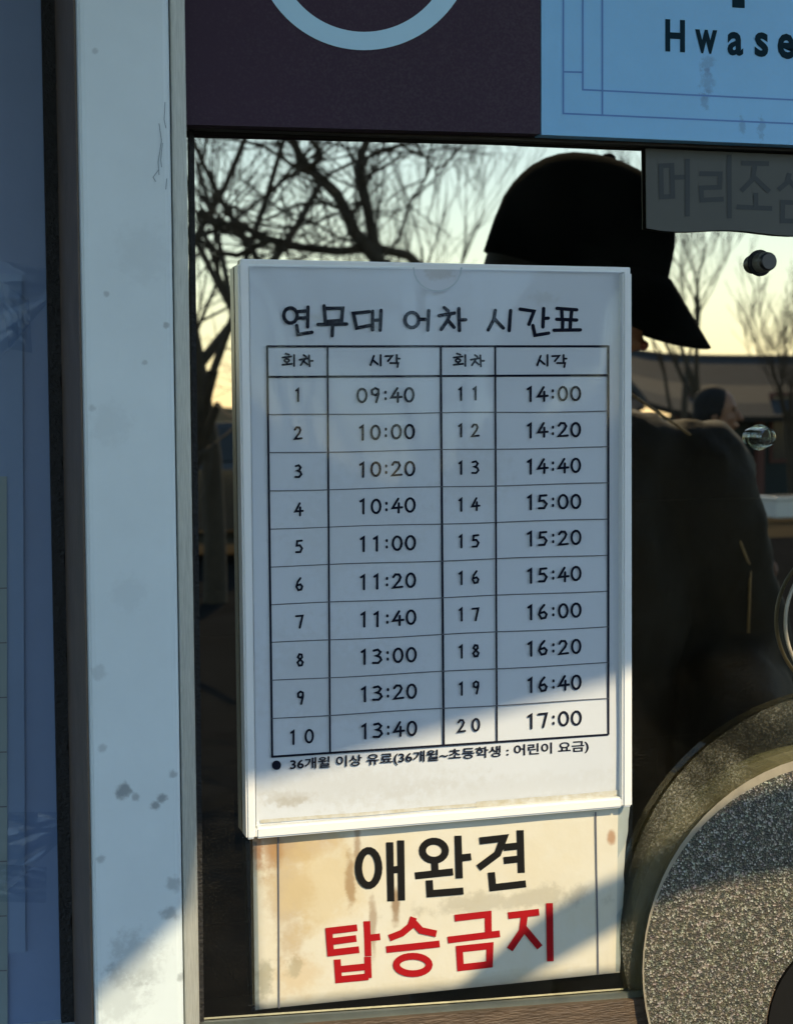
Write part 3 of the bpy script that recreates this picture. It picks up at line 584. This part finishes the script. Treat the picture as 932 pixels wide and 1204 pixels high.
spec = [(250,12,7.5,'dense bare tree mirrored beside the white post'),(305,15,8,'bare tree with tangled crown mirrored above the holder corner'),(370,22,9,'distant bare tree mirrored behind the forked limbs'),(215,10,6,'low branching bare tree mirrored at the left edge of the glass'),
        (520,26,7.0,'brushy bare tree mirrored just left of the cap'),(556,30,6.6,'small brushy bare tree mirrored at the left side of the cap'),(455,30,8.5,'thin bare tree mirrored above the middle of the holder'),
        (838,26,7.6,'upright brushy bare tree mirrored right of the cap brim'),(806,32,7.6,'thin bare tree mirrored behind the cap brim'),(935,36,6.5,'bare tree mirrored at the right edge of the glass')]
for i, (u, d, h, lab) in enumerate(spec):
    p = M(u, 500, d); tree(lab, p.x, d, h-gz(d)*.55 if u > 400 else h, 40+i, .12 if u > 400 else .10, .42 if u > 400 else .75, .25 if u > 400 else .05, minr=.0012)
# ---------------------------------------------------------------- distant hall and cars
MG['tile'] = mat('dark_roof_tile', (.03, .033, .036, 1), .8, 0, .3, 3); MG['wall_w'] = mat('grey_plaster', (.035, .045, .045, 1), .9, 0, .2, 2); MG['pillar'] = mat('dull_red_timber', (.12, .045, .035, 1), .7)
MG['pane'] = mat('dark_window', (.03, .035, .04, 1), .15)
def hall(label, x0, x1, d, ztop):
    b0 = gz(d); zr = ztop; ze = zr-1.7; t = thing('tiled_hall', label, 'building', ((x0+x1)/2, -d, b0)); xm = (x0+x1)/2
    boxo('wall', (x0, x1, -d-4, -d+1, b0, ze), MG['wall_w'], t)
    n = 28; vs = []; prof = [(1.9, -.15), (1.2, .25), (0, .8), (-1.5, 1.7)]
    for i in range(n+1):
        a = i/n; x = x0-1.3+(x1-x0+2.6)*a; lift = .45*(2*a-1)**4
        for (yy, zz) in prof+[(-5.5, .6)]: vs.append((x, -d+yy, ze+zz+lift))
    fs = [(5*i+j, 5*i+5+j, 5*i+6+j, 5*i+1+j) for i in range(n) for j in range(4)]
    r = pyd('roof', vs, fs, MG['tile'], t); md = r.modifiers.new('s', 'SOLIDIFY'); md.thickness = .18
    bm = bmesh.new(); tube(bm, [(x0-1.2+(x1-x0+2.4)*k/10, -d-1.5, ze+1.78+.45*(k/5-1)**4) for k in range(11)], [.16]*11, 8); fin('ridge', bm, MG['tile'], r)
    k = int((x1-x0)/2.2)
    for i in range(k+1):
        x = x0+(x1-x0)*i/k; bm = bmesh.new(); tube(bm, [(x, -d+1.25, b0), (x, -d+1.25, ze+.1)], [.16]*2, 10); fin('pillar', bm, MG['pillar'], t)
        if i < k: f = boxo('window', (x+.45, x+1.7, -d+1.0, -d+1.06, b0+1.3, b0+3.4), MG['pillar'], t); boxo('pane', (x+.55, x+1.6, -d+1.061, -d+1.075, b0+1.4, b0+3.3), MG['pane'], f)
p0, p1 = M(775, 430, 44), M(1050, 430, 44)
hall('dark tiled hall mirrored on the skyline at the right of the glass', p0.x, p1.x, 44, M(850, 424, 44).z)
p0, p1 = M(560, 430, 60), M(700, 430, 60)
hall('distant tiled hall mirrored behind the person in the cap', p0.x, p1.x, 60, M(640, 440, 60).z)
def carbody(paint, label, x, d, ang, group='cars parked across the square'):
    t = thing('parked_car', label, 'car', (x, -d, gz(d)), group)
    prof = [(-2.1,.35),(-2.15,.75),(-1.9,.95),(-1.3,1.0),(-.75,1.42),(.6,1.45),(1.3,1.02),(2.0,.92),(2.2,.7),(2.18,.35)]
    M2 = Matrix.Translation((x, -d, gz(d))) @ Matrix.Rotation(ang, 4, 'Z')
    bm = bmesh.new(); rows = []
    for yy, k in ((-.85, .93), (-.82, 1), (.82, 1), (.85, .93)): rows.append([bm.verts.new(M2 @ Vector((a*k, yy*(.86 if b_ > 1.1 else 1), .35+(b_-.35)*k))) for a, b_ in prof])
    for r0, r1 in zip(rows, rows[1:]):
        for i in range(10): bm.faces.new((r0[i], r0[(i+1) % 10], r1[(i+1) % 10], r1[i]))
    bm.faces.new(rows[0][::-1]); bm.faces.new(rows[-1]); bmesh.ops.recalc_face_normals(bm, faces=bm.faces[:]); fin('body', bm, paint, t)
    for yy in (-.745, .745):
        bm = bmesh.new(); w = [(-1.15,1.04),(-.68,1.37),(.55,1.39),(1.1,1.06)]; s = 1 if yy > 0 else -1
        bm.faces.new([bm.verts.new(M2 @ Vector((a, yy+s*(.11 if b_ < 1.1 else .012), b_))) for a, b_ in w]); fin('side_window', bm, MG['pane'], t)
    for a0, b0_, a1, b1_ in ((.62,1.42,1.26,1.05), (-.77,1.39,-1.27,1.03)):
        bm = bmesh.new(); s = .02 if a0 > 0 else -.02
        bm.faces.new([bm.verts.new(M2 @ Vector(q)) for q in ((a0+s,-.6,b0_+.01),(a0+s,.6,b0_+.01),(a1+s,.7,b1_+.01),(a1+s,-.7,b1_+.01))]); fin('windscreen', bm, MG['pane'], t)
    for a in (-1.35, 1.4):
        for yy in (-.8, .8):
            s = 1 if yy > 0 else -1
            bm = bmesh.new(); tube(bm, [M2 @ Vector((a, yy-s*.1, .32)), M2 @ Vector((a, yy+s*.09, .32))], [.32]*2, 20); w = fin('wheel', bm, MG['rubber'], t)
            bm = bmesh.new(); tube(bm, [M2 @ Vector((a, yy+s*.05, .32)), M2 @ Vector((a, yy+s*.1, .32))], [.19]*2, 14); fin('rim', bm, MG['steel'], w)
    for yy in (-.62, .62): bm = bmesh.new(); box(bm, 2.02, 2.2, yy-.16, yy+.16, .68, .8); bmesh.ops.transform(bm, matrix=M2, verts=bm.verts[:]); fin('headlight', bm, MG['holder'], t)
pa = mat('black_car_paint', (.02, .02, .024, 1), .25, 0, coat=1); pb = mat('white_car_paint', (.75, .75, .74, 1), .3, 0, coat=1); pc = mat('silver_car_paint', (.35, .36, .38, 1), .3, .6, coat=1)
p = M(262, 500, 16.2); carbody(pa, 'black car mirrored low in the strip beside the white post', p.x, 16.2, .3)
p = M(935, 600, 20)
pl = thing('planter', 'low white planter box mirrored at the right edge beyond the capped person', 'planter', (p.x, -20, 0))
boxo('trough', (p.x-.45, p.x+1.2, -20.25, -19.75, 0, .26), MG['holder'], pl, .02); boxo('rim', (p.x-.48, p.x+1.23, -20.28, -19.72, .262, .30), MG['holder'], pl, .01); boxo('soil', (p.x-.4, p.x+1.15, -20.2, -19.8, .301, .31), MG['bark'], pl)
p = M(300, 500, 21); carbody(pc, 'silver car mirrored behind the black car', p.x, 21, 1.2)
# ---------------------------------------------------------------- people mirrored in the window
MG['skin'] = mat('skin', (.30, .16, .10, 1), .55, 0, .1, 20); MG['jacket'] = mat('black_padded_jacket', (.008, .009, .009, 1), .8, 0, .2, 30, .4, 120)
MG['jacket2'] = mat('brown_coat', (.10, .06, .04, 1), .9, 0, .2, 20); MG['trouser'] = mat('charcoal_trousers', (.02, .02, .024, 1), .85); MG['cap'] = mat('black_cotton', (.002, .004, .005, 1), 1, 0, .2, 60, .3, 500, spec=.02)
MG['hair'] = mat('black_hair', (.006, .005, .005, 1), .8, 0, .4, 90); MG['rim_light'] = mat('tan_rim_light', (.25, .2, .12, 1), .6); MG['eye'] = mat('dark_eye', (.02, .015, .01, 1), .2); MG['lips'] = mat('lips', (.28, .09, .07, 1), .5)  # tan of the cords stands in for rim light on the shoulder
def capsule(bm, p0, p1, r0, r1, n=14):
    p0, p1 = Vector(p0), Vector(p1); d = (p1-p0); L = d.length; dn = d.normalized() if L > 1e-6 else Vector((0, 0, 1)); pts, rr = [], []
    for k in range(5): a = -math.pi/2+math.pi/2*k/4*.98+.03; pts.append(p0+dn*r0*math.sin(a)); rr.append(max(1e-4, r0*math.cos(a)))
    for k in range(5): a = math.pi/2*k/4*.98; pts.append(p1+dn*r1*math.sin(a)); rr.append(max(1e-4, r1*math.cos(a)))
    tube(bm, pts, rr, n)
def ball(bm, c, r, rot=None):
    m = Matrix.Translation(c) @ (rot.to_4x4() if rot else Matrix()) @ Matrix.Diagonal((*r, 1)); bmesh.ops.create_icosphere(bm, subdivisions=3, radius=1, matrix=m)
def fuse(name, bm, vox, m, parent, it=4, M4=None):
    me = bpy.data.meshes.new('tmp'); bm.to_mesh(me); bm.free(); o = bpy.data.objects.new('tmp', me); C.objects.link(o)
    r = o.modifiers.new('r', 'REMESH'); r.mode = 'VOXEL'; r.voxel_size = vox; s = o.modifiers.new('s', 'SMOOTH'); s.iterations = it; s.factor = .5
    if name in ('jacket', 'trousers'):
        for sc_, st_ in ((.09, .030), (.035, .010)):
            tx_ = bpy.data.textures.new('folds', 'CLOUDS'); tx_.noise_scale = sc_; q = o.modifiers.new('d', 'DISPLACE'); q.texture = tx_; q.strength = st_; q.mid_level = .5
    dg = bpy.context.evaluated_depsgraph_get(); nm = bpy.data.meshes.new_from_object(o.evaluated_get(dg)); bpy.data.objects.remove(o)
    if M4: nm.transform(M4)
    nm.name = name; return link(name, nm, m, parent, True)
def person(label, x, d, yaw, head_yaw, head_pitch, height=1.72, cap=True, jm='jacket', hold=False):
    """local frame: facing +X, left is +Y; feet at z=0"""
    t = thing('person', label, 'person', (x, -d, gz(d))); s = height/1.72
    M4 = Matrix.Translation((x, -d, gz(d))) @ Matrix.Rotation(yaw, 4, 'Z') @ Matrix.Scale(s, 4)
    HR = Matrix.Translation((.01, 0, 1.50)) @ Matrix.Rotation(head_yaw-yaw, 4, 'Z') @ Matrix.Rotation(head_pitch, 4, 'Y') @ Matrix.Translation((0, 0, -1.50))
    hr3 = HR.to_3x3(); hp = lambda x_, y_, z_: HR @ Vector((x_, y_, z_))
    elb = {}; hand = {}
    for sd in (-1, 1):
        sh_ = Vector((-.01, sd*.19, 1.345)); el = Vector((-.03, sd*(.275 if hold else .27), 1.12)); wr = Vector((.14, sd*.22, .93)) if not hold else Vector((.20, sd*.17, 1.02))
        elb[sd] = (sh_, el, wr); f = (wr-el).normalized(); hand[sd] = wr+f*.02
    b = bmesh.new()                                           # the body: head, neck, trunk, hands, one surface
    ball(b, hp(.0, 0, 1.635), (.092, .073, .098), hr3); ball(b, hp(.035, 0, 1.575), (.062, .058, .072), hr3); capsule(b, hp(.06, 0, 1.53), hp(.065, 0, 1.532), .026, .022)
    capsule(b, hp(.098, 0, 1.625), hp(.116, 0, 1.592), .008, .014); ball(b, hp(.082, 0, 1.648), (.014, .05, .012), hr3)
    ball(b, hp(.094, .0, 1.556), (.012, .026, .009), hr3)
    for sd in (-1, 1): ball(b, hp(-.005, sd*.077, 1.605), (.018, .009, .032), hr3); ball(b, hp(.058, sd*.035, 1.59), (.03, .024, .026), hr3)
    capsule(b, (-.012, 0, 1.40), hp(-.01, 0, 1.55), .058, .052); ball(b, (-.01, 0, 1.22), (.09, .14, .22)); ball(b, (-.01, 0, .98), (.09, .14, .14))
    for sd in (-1, 1):
        sh_, el, wr = elb[sd]; capsule(b, sh_, el, .042, .034); capsule(b, el, wr, .034, .024); f = (wr-el).normalized(); sidev = Vector((0, -sd, 0)); up_ = f.cross(sidev).normalized()
        capsule(b, wr, wr+f*.075, .026, .03)
        for k in range(4):
            off = up_*(k-1.5)*.019; L = (.062, .075, .07, .052)[k]; a = wr+f*.085+off; m_ = a+f*L*.5+sidev*.008; capsule(b, a, m_, .009, .0085, 8); capsule(b, m_, m_+(f*.6+sidev*.6).normalized()*L*.5, .0085, .0075, 8)
        a = wr+f*.03-up_*.028*sd*sd; capsule(b, a, a+(f*.7-up_*.6+sidev*.2).normalized()*.04, .011, .010, 8); a2 = a+(f*.7-up_*.6+sidev*.2).normalized()*.04; capsule(b, a2, a2+f*.028, .010, .008, 8)
        capsule(b, (0, sd*.09, .92), (.01, sd*.10, .5), .075, .05); capsule(b, (.01, sd*.10, .5), (-.01, sd*.10, .08), .048, .034); capsule(b, (-.02, sd*.10, .045), (.12, sd*.115, .035), .035, .03)
    fuse('body', b, .0055, MG['skin'], t, 3, M4)
    b = bmesh.new()                                           # jacket
    ball(b, (-.012, 0, 1.24), (.135, .195, .235)); ball(b, (-.01, 0, 1.02), (.135, .19, .19)); capsule(b, (-.015, -.11, 1.375), (-.015, .11, 1.375), .082, .082); capsule(b, (-.02, 0, 1.40), (-.015, 0, 1.455), .10, .078)
    ball(b, (-.09, 0, 1.44), (.07, .12, .06))
    for sd in (-1, 1): sh_, el, wr = elb[sd]; capsule(b, sh_, el, .092, .078); capsule(b, el, wr-(wr-el).normalized()*.01, .076, .055)
    box(b, -.13, .12, -.17, .17, .82, 1.0)
    fuse('jacket', b, .011, MG[jm], t, 6, M4)
    b = bmesh.new()
    for sd in (-1, 1): capsule(b, (0, sd*.09, .88), (.01, sd*.10, .5), .098, .07); capsule(b, (.01, sd*.10, .5), (-.01, sd*.10, .1), .07, .06)
    fuse('trousers', b, .012, MG['trouser'], t, 4, M4)
    for sd in (-1, 1): b = bmesh.new(); capsule(b, (-.03, sd*.10, .05), (.13, sd*.118, .042), .048, .042); box(b, -.07, .17, sd*.11-.045, sd*.11+.045, .003, .03); fuse('shoe', b, .008, MG['bolt_black'], t, 4, M4)
    for sd in (-1, 1): b = bmesh.new(); ball(b, hp(.087, sd*.032, 1.630), (.006, .012, .005), hr3); bmesh.ops.transform(b, matrix=M4, verts=b.verts[:]); fin('eye', b, MG['eye'], t, True)
    b = bmesh.new(); ball(b, hp(.103, 0, 1.556), (.006, .022, .006), hr3); bmesh.ops.transform(b, matrix=M4, verts=b.verts[:]); fin('mouth', b, MG['lips'], t, True)
    b = bmesh.new(); ball(b, hp(-.018, 0, 1.645), (.094, .083, .10), hr3); ball(b, hp(-.04, 0, 1.60), (.072, .083, .09), hr3); ball(b, hp(-.012, 0, 1.615), (.06, .092, .05), hr3); fuse('hair', b, .008, MG['hair'], t, 3, M4)
    if cap:
        b = bmesh.new(); n = 32; rings = []                 # crown of six panels with a rolled edge
        for j in range(11):
            a = math.pi/2*j/10; zz = 1.640+.118*math.sin(a)**.92; rr = math.cos(a)**.8 if j < 10 else .02
            ring = []
            for k in range(n):
                th = 2*math.pi*k/n; seam = 1-.018*max(0, math.cos(th*6))**8; ring.append(b.verts.new(M4 @ hp(-.003+.113*rr*math.cos(th)*seam, .093*rr*math.sin(th)*seam, zz - (.030 if j == 0 else .012 if j == 1 else 0))))
            rings.append(ring)
        for r0, r1 in zip(rings, rings[1:]):
            for k in range(n): b.faces.new((r0[k], r0[(k+1) % n], r1[(k+1) % n], r1[k]))
        c = fin('cap', b, MG['cap'], t, True); md = c.modifiers.new('s', 'SOLIDIFY'); md.thickness = .003
        b = bmesh.new(); ball(b, M4 @ hp(-.003, 0, 1.757), (.010, .010, .007)); fin('button', b, MG['cap'], c, True)
        b = bmesh.new(); V = []
        for j in range(7):
            for k in range(17):
                th = -1.15+2.3*k/16; w = j/6; ex = (.068*w)*(math.cos(th*1.1))**.7 if abs(th*1.1) < 1.57 else 0
                y_ = .093*math.sin(th)*(1-.04*w); x_ = -.003+.113*math.cos(th)+ex; z_ = 1.636-.016*w-.7*ex-4.2*(.55+.45*w)*y_*y_*w**.5; V.append(b.verts.new(M4 @ hp(x_, y_, z_)))
        for j in range(6):
            for k in range(16): q = j*17+k; b.faces.new((V[q], V[q+1], V[q+18], V[q+17]))
        o = fin('brim', b, MG['cap'], c, True); md = o.modifiers.new('s', 'SOLIDIFY'); md.thickness = .004
        for pts in (((-.03,-.07,1.50),(.03,-.105,1.462),(.05,-.15,1.428),(.035,-.20,1.40),(.03,-.245,1.35),(.04,-.262,1.30),(.03,-.285,1.25),(.02,-.29,1.17),(.03,-.285,1.10)), ((.05,-.19,1.38),(.06,-.215,1.34),(.07,-.225,1.29),(.065,-.245,1.25),(.07,-.24,1.17))):  # cords laid along the shoulder, drawing its pale rim light in tan
            b = bmesh.new(); tube(b, [M4 @ Vector(q) for q in pts], [.0019]*len(pts), 6); fin('rim_light_cord', b, MG['rim_light'], t, True)
    return t
ph = M(688, 300, 1.0)
# the capped person: body turned to the window, head turned to the side
person('person in black cap and dark jacket mirrored in the window, looking to the side', ph.x-.055, 1.0, math.radians(90), math.radians(26), math.radians(17), 1.79, True, 'jacket', True)
p2 = M(838, 460, 5.6)
person('bare headed person in brown coat mirrored small behind the shoulder of the capped person', p2.x, 5.6, math.radians(60), math.radians(30), .05, 1.60, False, 'jacket2')
# ---------------------------------------------------------------- parts without label keep plain names
